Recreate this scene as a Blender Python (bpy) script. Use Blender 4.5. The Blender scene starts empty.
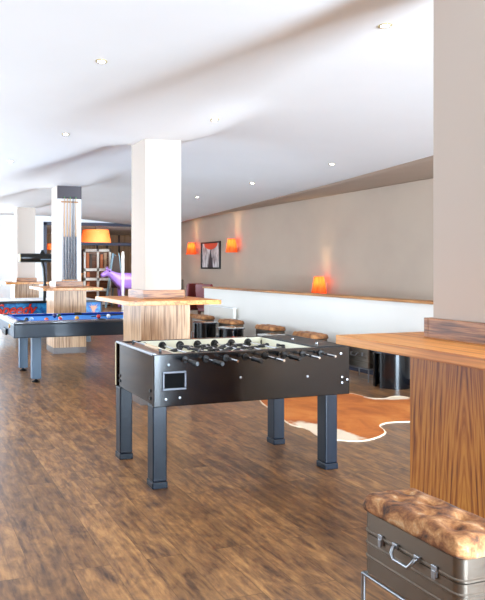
import bpy, bmesh, math, random
from mathutils import Vector, Matrix
random.seed(7)
sc = bpy.context.scene
COL = sc.collection
R = math.radians

# ------------------------------------------------------------------ camera
FOC, PX, HY = 625.0, 100.0, 267.0          # focal length and principal point in pixels of 485x600
cam = bpy.data.cameras.new('camera')
co = bpy.data.objects.new('camera', cam); COL.objects.link(co)
co.location = (0, 0, 1.45)
co.rotation_euler = (R(90), 0, -math.atan(194 / FOC))
cam.sensor_fit = 'HORIZONTAL'; cam.sensor_width = 36
cam.lens = 36 * FOC / 485
cam.shift_x = (242.5 - PX) / 485
cam.shift_y = -(300 - HY) / 485
cam.clip_end = 200
sc.camera = co

# ------------------------------------------------------------------ light and exposure
w = bpy.data.worlds.new('world'); sc.world = w; w.use_nodes = True
wb = w.node_tree.nodes['Background']; wb.inputs[0].default_value = (0.80, 0.90, 1.0, 1); wb.inputs[1].default_value = 2.2
sc.view_settings.view_transform = 'Standard'; sc.view_settings.look = 'None'
sc.view_settings.exposure = 1.2; sc.view_settings.gamma = 1.0; sc.view_settings.use_curve_mapping = False
sc.cycles.use_denoising = True
sc.cycles.max_bounces = 10; sc.cycles.diffuse_bounces = 6; sc.cycles.glossy_bounces = 4
sc.cycles.sample_clamp_indirect = 6

def area(name, loc, rot, sx, sy, energy, col, spread=180):
    l = bpy.data.lights.new(name, 'AREA'); l.shape = 'RECTANGLE'; l.size = sx; l.size_y = sy
    l.energy = energy; l.color = col; l.spread = R(spread)
    o = bpy.data.objects.new(name, l); COL.objects.link(o); o.location = loc; o.rotation_euler = rot
    return o
DAY = (0.66, 0.83, 1.0)
# daylight entering by the window behind the camera; below it an added fill aimed up at the ceiling
area('window_daylight', (4.5, -6.0, 1.45), (R(90), 0, 0), 4.0, 2.2, 760, DAY)
area('ceiling_fill', (4.5, -5.9, 0.6), (R(106), 0, 0), 4.0, 0.9, 1000, DAY)
# far blinds and the left window row
area('far_window_daylight', (-0.5, 17.5, 1.5), (R(-90), 0, 0), 6.0, 2.2, 130, DAY)
area('left_window_daylight', (-3.7, 10.2, 1.2), (0, R(-146), 0), 1.6, 9.2, 370, DAY)
area('lounge_fill', (6.6, 18.35, 2.45), (R(60), 0, 0), 4.0, 0.6, 70, (1, 0.96, 0.9))  # added fill for the lounge, facing away from the camera, no window there

# ------------------------------------------------------------------ material helpers
def srgb(r, g, b):
    f = lambda c: (c / 12.92 if c <= 0.04045 else ((c + 0.055) / 1.055) ** 2.4)
    return (f(r / 255), f(g / 255), f(b / 255), 1)
def newmat(name, col, rough=0.5, metal=0.0, coat=0.0, spec=0.5):
    m = bpy.data.materials.new(name); m.use_nodes = True
    b = m.node_tree.nodes['Principled BSDF']
    b.inputs['Base Color'].default_value = srgb(*col); b.inputs['Roughness'].default_value = rough
    b.inputs['Metallic'].default_value = metal; b.inputs['Coat Weight'].default_value = coat
    b.inputs['Specular IOR Level'].default_value = spec
    return m
class NT:
    def __init__(s, m): s.t = m.node_tree; s.b = s.t.nodes['Principled BSDF']
    def n(s, typ, **kw):
        x = s.t.nodes.new(typ)
        for k, v in kw.items(): setattr(x, k, v)
        return x
    def l(s, a, b): s.t.links.new(a, b)
    def coords(s, scale=(1, 1, 1), rot=(0, 0, 0), loc=(0, 0, 0), kind='Object'):
        tc = s.n('ShaderNodeTexCoord'); mp = s.n('ShaderNodeMapping')
        mp.inputs['Scale'].default_value = scale; mp.inputs['Rotation'].default_value = rot; mp.inputs['Location'].default_value = loc
        s.l(tc.outputs[kind], mp.inputs[0]); return mp.outputs[0]
    def noise(s, vec, scale=5, detail=4, rough=0.5, dist=0):
        x = s.n('ShaderNodeTexNoise'); x.inputs['Scale'].default_value = scale; x.inputs['Detail'].default_value = detail
        x.inputs['Roughness'].default_value = rough; x.inputs['Distortion'].default_value = dist
        s.l(vec, x.inputs['Vector']); return x.outputs['Fac']
    def ramp(s, fac, stops, interp='LINEAR'):
        x = s.n('ShaderNodeValToRGB'); e = x.color_ramp.elements; x.color_ramp.interpolation = interp
        while len(e) < len(stops): e.new(0.5)
        for i, (p, c) in enumerate(stops): e[i].position = p; e[i].color = srgb(*c)
        s.l(fac, x.inputs[0]); return x.outputs[0]
    def mix(s, fac, a, b, mode='MIX'):
        x = s.n('ShaderNodeMix', data_type='RGBA', blend_type=mode)
        for sock, v in ((x.inputs[0], fac), (x.inputs[6], a), (x.inputs[7], b)):
            if isinstance(v, (int, float)): sock.default_value = v
            elif isinstance(v, tuple): sock.default_value = v
            else: s.l(v, sock)
        return x.outputs[2]
    def math(s, op, a, b=0.0):
        x = s.n('ShaderNodeMath', operation=op)
        for sock, v in ((x.inputs[0], a), (x.inputs[1], b)):
            if isinstance(v, (int, float)): sock.default_value = v
            else: s.l(v, sock)
        return x.outputs[0]
    def bump(s, h, strength=0.2, dist=0.01):
        x = s.n('ShaderNodeBump'); x.inputs['Strength'].default_value = strength; x.inputs['Distance'].default_value = dist
        s.l(h, x.inputs['Height']); s.l(x.outputs[0], s.b.inputs['Normal'])

def plaster(name, col, rough=0.9, var=0.03):
    m = newmat(name, col, rough, spec=0.2); q = NT(m)
    n = q.noise(q.coords(), 1.3, 3)
    c2 = tuple(int(c * (1 - var)) for c in col)
    q.l(q.ramp(n, [(0.3, c2), (0.7, col)]), q.b.inputs['Base Color'])
    q.bump(q.noise(q.coords(), 220, 2), 0.06, 0.002)
    return m
def zebrano(name, dark, mid, light, axis, rough=0.35, arch=None, dens=46):
    """striped veneer: grain runs along `axis` (0 x, 1 y, 2 z)"""
    m = newmat(name, mid, rough, spec=0.3); q = NT(m)
    sc_ = [1.0, 1.0, 1.0]; sc_[axis] = 0.035
    if 'skirting' in name: sc_ = [0.05, 0.05, 1.0]
    v = q.coords(tuple(sc_))
    if arch:
        tc = q.n('ShaderNodeTexCoord'); sp = q.n('ShaderNodeSeparateXYZ'); q.l(tc.outputs['Object'], sp.inputs[0])
        dy = q.math('SUBTRACT', sp.outputs[1], arch); dy2 = q.math('MULTIPLY', dy, dy)
        rr = q.math('SQRT', q.math('ADD', dy2, 0.0002))
        wob = q.math('MULTIPLY', q.noise(q.coords((3, 3, 1.2)), 1.0, 2), 0.02)
        d = q.math('ADD', q.math('ADD', rr, q.math('MULTIPLY', sp.outputs[2], 0.055)), wob)
        cb = q.n('ShaderNodeCombineXYZ'); q.l(d, cb.inputs[0]); q.l(q.math('MULTIPLY', sp.outputs[2], 0.03), cb.inputs[2])
        v = cb.outputs[0]
    a = q.noise(v, dens, 2, 0.6)
    b = q.noise(v, dens * 3.1, 2, 0.6)
    f = q.math('ADD', q.math('MULTIPLY', a, 0.7), q.math('MULTIPLY', b, 0.3))
    q.l(q.ramp(f, [(0.36, dark), (0.47, mid), (0.56, light), (0.66, mid)]), q.b.inputs['Base Color'])
    return m

M = {}
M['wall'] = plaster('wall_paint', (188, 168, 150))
M['wall_dark'] = plaster('dark_wall_paint', (96, 72, 54))
M['ceil'] = plaster('ceiling_paint', (236, 236, 236), 0.85, 0.01)
M['parapet'] = plaster('parapet_paint', (234, 231, 224), 0.75, 0.01)
M['radiator'] = newmat('radiator_enamel', (218, 212, 200), 0.45)
M['white'] = plaster('white_paint', (238, 238, 238), 0.7, 0.01)
M['colpaint'] = plaster('column_paint', (198, 184, 172), 0.8, 0.01)
M['zeb_v'] = zebrano('zebrano_upright', (120, 84, 56), (176, 136, 98), (208, 172, 134), 2)
M['zeb_arch'] = zebrano('zebrano_arched', (96, 46, 10), (166, 98, 36), (196, 132, 58), 2, arch=-0.03, dens=75)
M['zeb_top'] = zebrano('zebrano_top', (176, 102, 40), (214, 138, 64), (232, 164, 88), 1, 0.3, dens=28)
M['zeb_topx'] = zebrano('zebrano_edge', (168, 116, 66), (204, 150, 94), (222, 174, 118), 1, 0.3, dens=28)
M['zeb_skirt'] = zebrano('zebrano_skirting', (84, 50, 28), (132, 84, 48), (176, 122, 76), 1, 0.35, dens=60)
M['zeb_skirt_pale'] = zebrano('zebrano_skirting_pale', (130, 98, 70), (176, 138, 104), (200, 166, 132), 1, 0.35, dens=40)
M['plinth'] = newmat('dark_plinth', (98, 86, 80), 0.4)
M['oak'] = zebrano('oak_cap', (130, 82, 40), (172, 116, 62), (196, 140, 84), 1, 0.4, dens=30)
M['panel'] = zebrano('wood_panel', (150, 118, 92), (176, 144, 116), (194, 164, 138), 2, 0.5, dens=8)
M['frame'] = newmat('dark_frame', (46, 48, 66), 0.45)
M['black'] = newmat('black_laminate', (8, 9, 12), 0.14, coat=0.1)
M['blacksat'] = newmat('black_satin', (22, 24, 28), 0.32)
M['blackleg'] = newmat('black_leg', (8, 19, 32), 0.34, spec=0.32)  # blue tint of the reflected window put into the base colour
M['rubber'] = newmat('black_plastic', (18, 18, 20), 0.45)
M['chrome'] = newmat('chrome', (214, 216, 220), 0.16, 1.0)
M['steel'] = newmat('brushed_steel', (150, 152, 156), 0.35, 1.0)
M['cream'] = newmat('cream_playfield', (232, 232, 214), 0.5)
M['beige'] = newmat('beige_edge', (200, 184, 140), 0.5)
M['wallnut'] = zebrano('walnut', (60, 34, 22), (92, 54, 36), (116, 72, 50), 0, 0.3, dens=20)
M['scorer'] = newmat('pale_wood', (226, 196, 158), 0.4)
M['blue_cloth'] = newmat('blue_cloth', (44, 128, 214), 0.85)
M['blue_cushion'] = newmat('blue_cushion', (22, 72, 170), 0.8)
M['rail'] = newmat('grey_rail', (96, 98, 106), 0.25, coat=0.6)
M['apron'] = newmat('black_apron', (30, 50, 68), 0.42, coat=0.1)  # black panel, base tinted blue to stand in for the window's reflection
M['pleg'] = newmat('grey_blue_leg', (62, 88, 112), 0.4)
M['brass'] = newmat('brass', (222, 176, 82), 0.3, 1.0)
M['burgundy'] = newmat('burgundy_leather', (112, 28, 30), 0.4)
M['olive'] = newmat('olive_fabric', (108, 96, 78), 0.8)
M['tube'] = newmat('black_tube', (26, 30, 30), 0.3)
M['dark_cap'] = newmat('dark_brown_panel', (74, 66, 70), 0.6)
M['purple'] = newmat('purple_gloss', (160, 122, 222), 0.3, coat=0.4)
M['slate'] = newmat('dark_board', (74, 60, 58), 0.6)
M['paleblue'] = newmat('pale_blue_rail', (132, 164, 186), 0.5)
M['curtain'] = newmat('white_blind', (238, 240, 244), 0.9)
M['red'] = newmat('red_gloss', (214, 44, 30), 0.3)
M['darkred'] = newmat('dark_outline', (30, 30, 44), 0.4)

# floor: rustic planks running along Y
m = newmat('plank_floor', (130, 88, 58), 0.34, spec=0.4); q = NT(m)
v = q.coords((1, 1, 1), (0, 0, R(90)))
bk = q.n('ShaderNodeTexBrick'); bk.offset = 0.37; bk.offset_frequency = 2
bk.inputs['Color1'].default_value = (0, 0, 0, 1); bk.inputs['Color2'].default_value = (1, 1, 1, 1); bk.inputs['Mortar'].default_value = (0.5, 0.5, 0.5, 1)
bk.inputs['Scale'].default_value = 1.0; bk.inputs['Brick Width'].default_value = 1.22; bk.inputs['Row Height'].default_value = 0.19
bk.inputs['Mortar Size'].default_value = 0.0016; bk.inputs['Mortar Smooth'].default_value = 0.2
q.l(v, bk.inputs['Vector'])
tc = q.n('ShaderNodeTexCoord')
off = q.n('ShaderNodeVectorMath', operation='MULTIPLY_ADD'); q.l(bk.outputs['Color'], off.inputs[0]); off.inputs[1].default_value = (3.1, 7.3, 1.7); q.l(tc.outputs['Object'], off.inputs[2])
mp = q.n('ShaderNodeMapping'); mp.inputs['Scale'].default_value = (1.0, 0.13, 1); q.l(off.outputs[0], mp.inputs[0])
mp2 = q.n('ShaderNodeMapping'); mp2.inputs['Scale'].default_value = (1.0, 0.36, 1); q.l(off.outputs[0], mp2.inputs[0])
g1 = q.noise(mp.outputs[0], 24, 6, 0.65, 0.5)
g2 = q.noise(mp2.outputs[0], 9.5, 6, 0.68, 1.4)
g3 = q.noise(mp.outputs[0], 70, 3, 0.6)
mp3 = q.n('ShaderNodeMapping'); mp3.inputs['Scale'].default_value = (1.0, 0.55, 1); q.l(off.outputs[0], mp3.inputs[0])
g4 = q.noise(mp3.outputs[0], 7.0, 3, 0.6, 1.6)
f = q.math('ADD', q.math('MULTIPLY', g1, 0.34), q.math('ADD', q.math('MULTIPLY', g2, 0.30), q.math('ADD', q.math('MULTIPLY', g3, 0.11), q.math('MULTIPLY', g4, 0.25))))
base = q.ramp(f, [(0.38, (80, 60, 49)), (0.46, (120, 88, 62)), (0.53, (154, 114, 75)), (0.62, (190, 144, 92))])
sepc = q.n('ShaderNodeSeparateColor'); q.l(bk.outputs['Color'], sepc.inputs[0])
tone = q.ramp(sepc.outputs[0], [(0.0, (206, 200, 198)), (1.0, (255, 250, 244))])
c = q.mix(1.0, base, tone, 'MULTIPLY')
c = q.mix(q.math('MULTIPLY', bk.outputs['Fac'], 0.55), c, srgb(60, 42, 32))
q.l(c, q.b.inputs['Base Color'])
rg = q.n('ShaderNodeMapRange'); rg.inputs['To Min'].default_value = 0.24; rg.inputs['To Max'].default_value = 0.46; q.l(g2, rg.inputs[0])
q.l(rg.outputs[0], q.b.inputs['Roughness']); q.bump(f, 0.12, 0.004)
M['floor'] = m

# cowhide: short hair, ginger with white patches (rug) / mottled brown (cushions)
def hide(name, stops, scale, rough=0.8, pos=(0, 0, 0)):
    m = newmat(name, (180, 110, 60), rough); q = NT(m)
    v = q.coords(loc=pos)
    n = q.noise(v, scale, 4, 0.55, 0.5)
    fine = q.noise(q.coords((1, 1, 1)), 130, 2)
    c = q.ramp(n, stops)
    c = q.mix(0.35, c, q.ramp(fine, [(0.3, (120, 110, 100)), (0.7, (255, 255, 255))]), 'MULTIPLY')
    q.l(c, q.b.inputs['Base Color']); q.bump(fine, 0.5, 0.004)
    q.b.inputs['Sheen Weight'].default_value = 0.05
    return m
M['hide'] = hide('cushion_hide', [(0.34, (78, 50, 32)), (0.46, (146, 92, 50)), (0.58, (190, 136, 84)), (0.70, (214, 182, 140))], 15)
M['hide_far'] = hide('cushion_hide_ginger', [(0.32, (104, 66, 40)), (0.5, (170, 112, 64)), (0.7, (204, 150, 96))], 8)

# ------------------------------------------------------------------ mesh helpers
class G:
    def __init__(s): s.bm = bmesh.new()
    def box(s, x0, x1, y0, y1, z0, z1):
        vs = [s.bm.verts.new(p) for p in ((x0,y0,z0),(x1,y0,z0),(x1,y1,z0),(x0,y1,z0),(x0,y0,z1),(x1,y0,z1),(x1,y1,z1),(x0,y1,z1))]
        for f in ((0,3,2,1),(4,5,6,7),(0,1,5,4),(1,2,6,5),(2,3,7,6),(3,0,4,7)): s.bm.faces.new([vs[i] for i in f])
        return s
    def tube(s, pts, r, seg=10, caps=True):
        """round tube along points; r number or list"""
        pts = [Vector(p) for p in pts]; n = len(pts); rs = r if isinstance(r, (list, tuple)) else [r] * n
        rings = []; prev = None
        for i, p in enumerate(pts):
            d = (pts[min(i + 1, n - 1)] - pts[max(i - 1, 0)]).normalized()
            if prev is None:
                a = d.orthogonal().normalized()
            else:
                a = (prev - d * prev.dot(d)).normalized()
            prev = a; b = d.cross(a)
            rings.append([s.bm.verts.new(p + (a * math.cos(t) + b * math.sin(t)) * rs[i]) for t in [2 * math.pi * k / seg for k in range(seg)]])
        for i in range(n - 1):
            for k in range(seg):
                s.bm.faces.new((rings[i][k], rings[i][(k + 1) % seg], rings[i + 1][(k + 1) % seg], rings[i + 1][k]))
        if caps:
            s.bm.faces.new(list(reversed(rings[0]))); s.bm.faces.new(rings[-1])
        return s
    def cyl(s, p0, p1, r, seg=16, r2=None): return s.tube([p0, p1], [r, r if r2 is None else r2], seg)
    def lathe(s, prof, c=(0, 0, 0), seg=24, close=True):
        rings = []
        for r, z in prof:
            rings.append([s.bm.verts.new((c[0] + r * math.cos(2 * math.pi * k / seg), c[1] + r * math.sin(2 * math.pi * k / seg), c[2] + z)) for k in range(seg)])
        for i in range(len(rings) - 1):
            for k in range(seg):
                s.bm.faces.new((rings[i][k], rings[i][(k + 1) % seg], rings[i + 1][(k + 1) % seg], rings[i + 1][k]))
        if close:
            s.bm.faces.new(list(reversed(rings[0]))); s.bm.faces.new(rings[-1])
        return s
    def prism(s, poly, a, b, axis=2):
        """extrude a polygon given in the two other axes from a to b along axis"""
        def P(p, t):
            return {2: (p[0], p[1], t), 1: (p[0], t, p[1]), 0: (t, p[0], p[1])}[axis]
        lo = [s.bm.verts.new(P(p, a)) for p in poly]; hi = [s.bm.verts.new(P(p, b)) for p in poly]
        n = len(poly); s.bm.faces.new(lo[::-1]); s.bm.faces.new(hi)
        for i in range(n): s.bm.faces.new((lo[i], lo[(i + 1) % n], hi[(i + 1) % n], hi[i]))
        return s
    def rrect(s, levels, hx, hy, r, seg=6):
        """stack of rounded rectangles: levels = [(z, inset)]"""
        rings = []
        for z, ins in levels:
            ax, ay, rr = hx - ins, hy - ins, max(r - ins, 0.003); ring = []
            for cx, cy, t0 in ((ax - rr, ay - rr, 0), (-ax + rr, ay - rr, 90), (-ax + rr, -ay + rr, 180), (ax - rr, -ay + rr, 270)):
                for k in range(seg + 1):
                    t = R(t0 + 90 * k / seg); ring.append(s.bm.verts.new((cx + rr * math.cos(t), cy + rr * math.sin(t), z)))
            rings.append(ring)
        n = len(rings[0])
        for i in range(len(rings) - 1):
            for k in range(n): s.bm.faces.new((rings[i][k], rings[i][(k + 1) % n], rings[i + 1][(k + 1) % n], rings[i + 1][k]))
        s.bm.faces.new(rings[0][::-1]); s.bm.faces.new(rings[-1]); return s
    def xf(s, mat): bmesh.ops.transform(s.bm, matrix=mat, verts=s.bm.verts); return s
    def build(s, name, mat, parent=None, bevel=0, smooth=False, loc=None, seg=2):
        bmesh.ops.recalc_face_normals(s.bm, faces=s.bm.faces)
        me = bpy.data.meshes.new(name); s.bm.to_mesh(me); s.bm.free()
        me.materials.append(M[mat] if isinstance(mat, str) else mat)
        o = bpy.data.objects.new(name, me); COL.objects.link(o)
        if parent: o.parent = parent
        if loc: o.location = loc
        if smooth:
            for p in me.polygons: p.use_smooth = True
        if smooth == 'auto':
            me.set_sharp_from_angle(angle=R(40))
        if bevel:
            b = o.modifiers.new('bevel', 'BEVEL'); b.width = bevel; b.segments = seg; b.limit_method = 'ANGLE'; b.angle_limit = R(50)
        return o
def tag(o, label=None, cat=None, group=None, kind=None):
    if label: o['label'] = label
    if cat: o['category'] = cat
    if group: o['group'] = group
    if kind: o['kind'] = kind
    return o
def thing(name, label, cat, loc=(0, 0, 0), rz=0, group=None):
    o = bpy.data.objects.new(name, None); COL.objects.link(o); o.location = loc; o.rotation_euler = (0, 0, rz)
    o.empty_display_size = 0.1
    return tag(o, label, cat, group)
def st(o): o['kind'] = 'structure'; return o
def copy_tree(o, parent=None, **props):
    c = o.copy(); COL.objects.link(c)
    if parent: c.parent = parent
    for ch in list(o.children): copy_tree(ch, c)
    for k, v_ in props.items(): c[k] = v_
    return c

# ------------------------------------------------------------------ structure
XL, XR, YN, YF = -4.0, 8.0, -6.2, 18.0
st(G().box(XL, XR + 4, YN, 27, -0.05, 0).build('floor', 'floor'))

COLX0, COLX1 = 2.425, 2.845
COLY = [(1.98, 2.40), (6.2, 6.62), (10.25, 10.67), (14.18, 14.6)]
def sstep(t): t = max(0, min(1, t)); return t * t * (3 - 2 * t)
def fold_x(y):
    """fold line before the right wall"""
    xe = 5.68 + (y - 5.8) * 0.19 if y < 8 else 6.10 + (y - 8) * 0.15
    return min(max(xe, 4.4), 7.6)
def ceil_z(x, y):
    """folded ceiling: soft keels start at each column and drift left, the last fold rises to the right wall"""
    xe = fold_x(y)
    z = 2.95
    for i, (y0, y1) in enumerate(COLY):
        t = y - y0
        if t < -1.4 or t > 6.5: continue
        amp = 0.135 * sstep((t + 1.4) / 1.4) * (1 - sstep((t - 0.8) / 5.0))
        tp = max(t, 0)
        u = x - (2.43 - 0.36 * sstep(tp / 0.6) - 0.20 * max(tp - 0.4, 0))
        u = u if u < 0 else max(0, u - 0.45 * (1 - sstep((t - 0.1) / 0.6)))
        wl, wr = 1.5, 0.55 + 0.05 * tp
        b = max(0, 1 + u / wl) ** 1.6 if u < 0 else 1 - sstep(u / wr)
        z -= amp * b
    if x > xe: return 2.70 + 0.16 * (x - xe) / (8.0 - xe)
    if x > 3.6: z += (2.70 - z) * sstep((x - 3.6) / (xe - 3.6))
    return z
def sheet(name, mat, fx0, fx1, nx, ny):
    g = G(); grid = []
    for i in range(nx):
        col_ = []
        for j in range(ny):
            y = YN + (YF - YN) * j / (ny - 1); a, b = fx0(y), fx1(y); x = a + (b - a) * i / (nx - 1)
            x_ = min(x, fold_x(y)) if name == 'ceiling' else max(x, fold_x(y) + 1e-6)
            col_.append(g.bm.verts.new((x, y, ceil_z(x_, y))))
        grid.append(col_)
    for i in range(nx - 1):
        for j in range(ny - 1): g.bm.faces.new((grid[i][j], grid[i][j + 1], grid[i + 1][j + 1], grid[i + 1][j]))
    c = st(g.build(name, mat, smooth=True))
    sd = c.modifiers.new('thick', 'SOLIDIFY'); sd.thickness = 0.08; sd.offset = -1 if c.data.polygons[0].normal.z < 0 else 1
sheet('ceiling', 'ceil', lambda y: XL, fold_x, 130, 200)
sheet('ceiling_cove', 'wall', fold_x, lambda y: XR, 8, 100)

st(G().box(XR, XR + 0.15, YN, YF, 0, 3.1).build('wall_right', 'wall'))
# left wall with a long window opening
g = G()
g.box(XL - 0.15, XL, YN, 5.5, 0, 3.1); g.box(XL - 0.15, XL, 15.0, YF, 0, 3.1)
g.box(XL - 0.15, XL, 5.5, 15.0, 0, 0.5); g.box(XL - 0.15, XL, 5.5, 15.0, 2.6, 3.1)
st(g.build('wall_left', 'wall_dark'))
# wall behind the camera, three window openings
g = G()
g.box(XL, XR, YN - 0.15, YN, 0, 0.35); g.box(XL, XR, YN - 0.15, YN, 2.6, 3.1)
for a, b in ((XL, 2.5), (6.5, XR)): g.box(a, b, YN - 0.15, YN, 0.35, 2.6)
st(g.build('wall_near', 'wall_dark'))
for k, (a, b) in enumerate(((2.5, 4.5), (4.5, 6.5))):
    g = G()
    for x in (a, (a + b) / 2 - 0.03, b - 0.06): g.box(x, x + 0.06, YN - 0.1, YN - 0.04, 0.35, 2.6)
    g.box(a, b, YN - 0.1, YN - 0.04, 0.35, 0.42); g.box(a, b, YN - 0.1, YN - 0.04, 2.53, 2.6)
    st(g.build('window_%d' % (k + 1), 'white'))
# far wall: white part with blinds at the left, glazed partition at the right
g = G()
g.box(XL, -3.4, YF, YF + 0.15, 0, 3.1); g.box(2.55, 3.85, YF, YF + 0.15, 0, 3.1)
g.box(-3.4, 2.55, YF, YF + 0.15, 2.35, 3.1); g.box(-3.4, 2.55, YF, YF + 0.15, 0, 0.4)
g.box(3.85, XR, YF, YF + 0.15, 2.76, 3.1)
st(g.build('wall_far', 'white'))
g = G()
for x in (-3.4, -1.4, 0.6, 2.49): g.box(x, x + 0.06, YF + 0.03, YF + 0.1, 0.4, 2.35)
st(g.build('window_3', 'white'))
g = G()
for x in (3.85, 4.15, 8.0 - 0.12): g.box(x, x + 0.10, YF - 0.02, YF + 0.10, 0, 2.76)
g.box(3.85, 8.0, YF - 0.02, YF + 0.10, 2.68, 2.78); g.box(4.2, 8.0, YF - 0.01, YF + 0.08, 2.10, 2.19); g.box(3.85, 8.0, YF - 0.02, YF + 0.10, 0, 0.06)
st(g.build('trim_1', 'frame', bevel=0.004))
M['glass'] = newmat('glass', (240, 248, 250), 0.02); b = M['glass'].node_tree.nodes['Principled BSDF']
b.inputs['Transmission Weight'].default_value = 1.0; b.inputs['IOR'].default_value = 1.02
o = st(G().box(4.25, 7.88, YF + 0.03, YF + 0.04, 0.06, 2.68).build('window_4', 'glass'))
# lounge beyond the glass
g = G(); g.box(3.5, 3.65, YF + 0.15, 26, 0, 3.1)
st(g.build('wall_lounge_left', 'panel'))
st(G().box(3.5, 12, 26, 26.15, 0, 3.1).build('wall_lounge_far', 'panel'))
st(G().box(12, 12.15, YF, 26.15, 0, 3.1).build('wall_lounge_right', 'panel'))
st(G().box(8.0, 12, YF, YF + .15, 0, 3.1).build('wall_lounge_near', 'panel'))
st(G().box(3.5, 12.1, YF + 0.15, 26.1, 2.85, 2.95).build('ceiling_lounge', 'ceil'))
g = G()
for x in (4.6, 5.6, 7.9, 8.35, 8.9, 9.6, 10.4): g.box(x, x + 0.07, 25.93, 26, 0, 2.85)
st(g.build('trim_2', 'slate'))

# parapet with an oak cap
p = st(G().box(6.0, 6.14, 3.0, 11.93, 0, 1.005).build('wall_parapet', 'parapet'))
st(G().box(5.97, 6.17, 2.97, 11.96, 1.005, 1.04).build('trim_3', 'oak', bevel=0.006))
st(G().box(5.985, 6.0, 3.0, 11.93, 0, 0.07).build('baseboard_parapet', 'frame'))
st(G().box(7.985, 8.0, YN, YF, 0, 0.08).build('baseboard_right', 'oak'))

# columns
for (y0, y1) in COLY:
    st(G().box(COLX0, COLX1, y0, y1, 0, 2.99).build('column', 'colpaint', bevel=0.004))

# ------------------------------------------------------------------ bar tables around the columns
tabs = ['wood-grained bar table with arched grain pedestal around the nearest column',
        'wood bar table around the white column behind the table football',
        'wood bar table around the column holding the pool cues',
        'wood bar table around the farthest column at the left']
for i, (y0, y1) in enumerate(COLY):
    yc = (y0 + y1) / 2
    t = thing('bar_table', tabs[i], 'bar table', (2.635, yc, 0), group='bar tables built around the columns')
    dx, dn, df = 0.585, (0.61 if i else 0.62), (0.40 if i == 0 else 0.43)
    dn = 0.61; df = 0.54 if i else 0.45
    # slab in four pieces around the column joined in one mesh, with open middle
    g = G(); h0, h1, hc = 1.065, 1.11, 0.212
    xl = -0.58 if i == 0 else -0.535; xr = 0.58 if i == 0 else 0.48
    outer = [(xl, -dn), (xr, -dn), (xr, df), (xl, df)]; inner = [(-hc, -hc), (hc, -hc), (hc, hc), (-hc, hc)]
    V = {}
    for nm, ring in (('o', outer), ('i', inner)):
        for z in (h0, h1): V[nm, z] = [g.bm.verts.new((x, y, z)) for x, y in ring]
    for k in range(4):
        k2 = (k + 1) % 4
        g.bm.faces.new((V['o', h1][k], V['o', h1][k2], V['i', h1][k2], V['i', h1][k]))
        g.bm.faces.new((V['o', h0][k2], V['o', h0][k], V['i', h0][k], V['i', h0][k2]))
        g.bm.faces.new((V['o', h0][k], V['o', h0][k2], V['o', h1][k2], V['o', h1][k]))
        g.bm.faces.new((V['i', h0][k2], V['i', h0][k], V['i', h1][k], V['i', h1][k2]))
    g.build('tabletop', 'zeb_top', t, bevel=0.003)
    def shell(a, th, z0, z1):
        g = G(); 
        g.box(-a, a, -a, -a + th, z0, z1); g.box(-a, a, a - th, a, z0, z1)
        g.box(-a, -a + th, -a + th, a - th, z0, z1); g.box(a - th, a, -a + th, a - th, z0, z1); return g
    shell(0.28, 0.03, 0.10, 1.065).build('pedestal', 'zeb_v' if i else 'zeb_arch', t)
    shell(0.283, 0.03, 0, 0.10).build('plinth', 'plinth', t)
    shell(0.238, 0.026, 1.11, 1.205).build('skirting', 'zeb_skirt', t, bevel=0.002)

# ------------------------------------------------------------------ table football
FX0, FX1, FY0, FY1 = 1.535, 3.055, 3.77, 4.55
t = thing('table_football', 'black table football game with chrome rods standing on the plank floor', 'table football', ((FX0 + FX1) / 2, (FY0 + FY1) / 2, 0))
hx, hy = (FX1 - FX0) / 2, (FY1 - FY0) / 2
g = G(); g.box(-hx, hx, -hy, -hy + 0.035, 0.535, 0.88)
sp = g.build('front_panel', 'black', t, bevel=0.006, seg=3)
g = G(); g.box(-hx, hx, hy - 0.035, hy, 0.535, 0.88)
g.build('back_panel', 'black', t, bevel=0.006, seg=3)
for s, nm in ((-1, 'end_panel'), (1, 'end_panel')):
    x0, x1 = sorted((s * (hx - 0.012), s * (hx - 0.042)))
    G().box(x0, x1, -hy + 0.035, hy - 0.035, 0.545, 0.868).build(nm, 'blacksat' if s > 0 else newmat('dark_gloss_end', (22, 13, 8), 0.07, spec=0.45), t)
# thin beige edge of the back panel, silver corner trims
G().box(-hx - 0.003, -hx, hy - 0.028, hy - 0.008, 0.55, 0.872).build('edge_strip', 'beige', t)
G().box(-hx, -hx + 0.03, -hy + 0.02, hy - 0.02, 0.868, 0.886).build('rim', 'steel', t, bevel=0.004)
G().box(hx - 0.03, hx, -hy + 0.02, hy - 0.02, 0.868, 0.886).build('rim', 'blacksat', t, bevel=0.004)
G().box(-hx + 0.03, hx - 0.03, -hy + 0.035, hy - 0.035, 0.60, 0.735).build('playfield', 'cream', t)
for s in (-1, 1):
    y0, y1 = sorted((s * (hy - 0.035), s * (hy - 0.042)))
    G().box(-hx + 0.20, hx - 0.26, y0, y1, 0.735, 0.876).build('inner_side', 'cream', t)
G().box(-hx + 0.185, -hx + 0.20, -hy + 0.035, hy - 0.035, 0.735, 0.872).build('inner_end', 'cream', t)
G().box(hx - 0.27, hx - 0.255, -hy + 0.035, hy - 0.035, 0.735, 0.872).build('inner_end', 'cream', t)
G().box(-hx + 0.03, -hx + 0.19, -hy + 0.035, hy - 0.035, 0.84, 0.868).build('end_cover', 'wallnut', t)
ec = G().box(hx - 0.262, hx - 0.03, -hy + 0.02, hy - 0.02, 0.868, 0.884).build('end_cover', 'blacksat', t, bevel=0.004)
for yy in (-0.2, 0.1): G().lathe([(0.012, 0), (0.012, 0.003), (0.004, 0.005)], (hx - 0.14, yy, 0.884), 12).build('bolt', 'chrome', ec)
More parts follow.
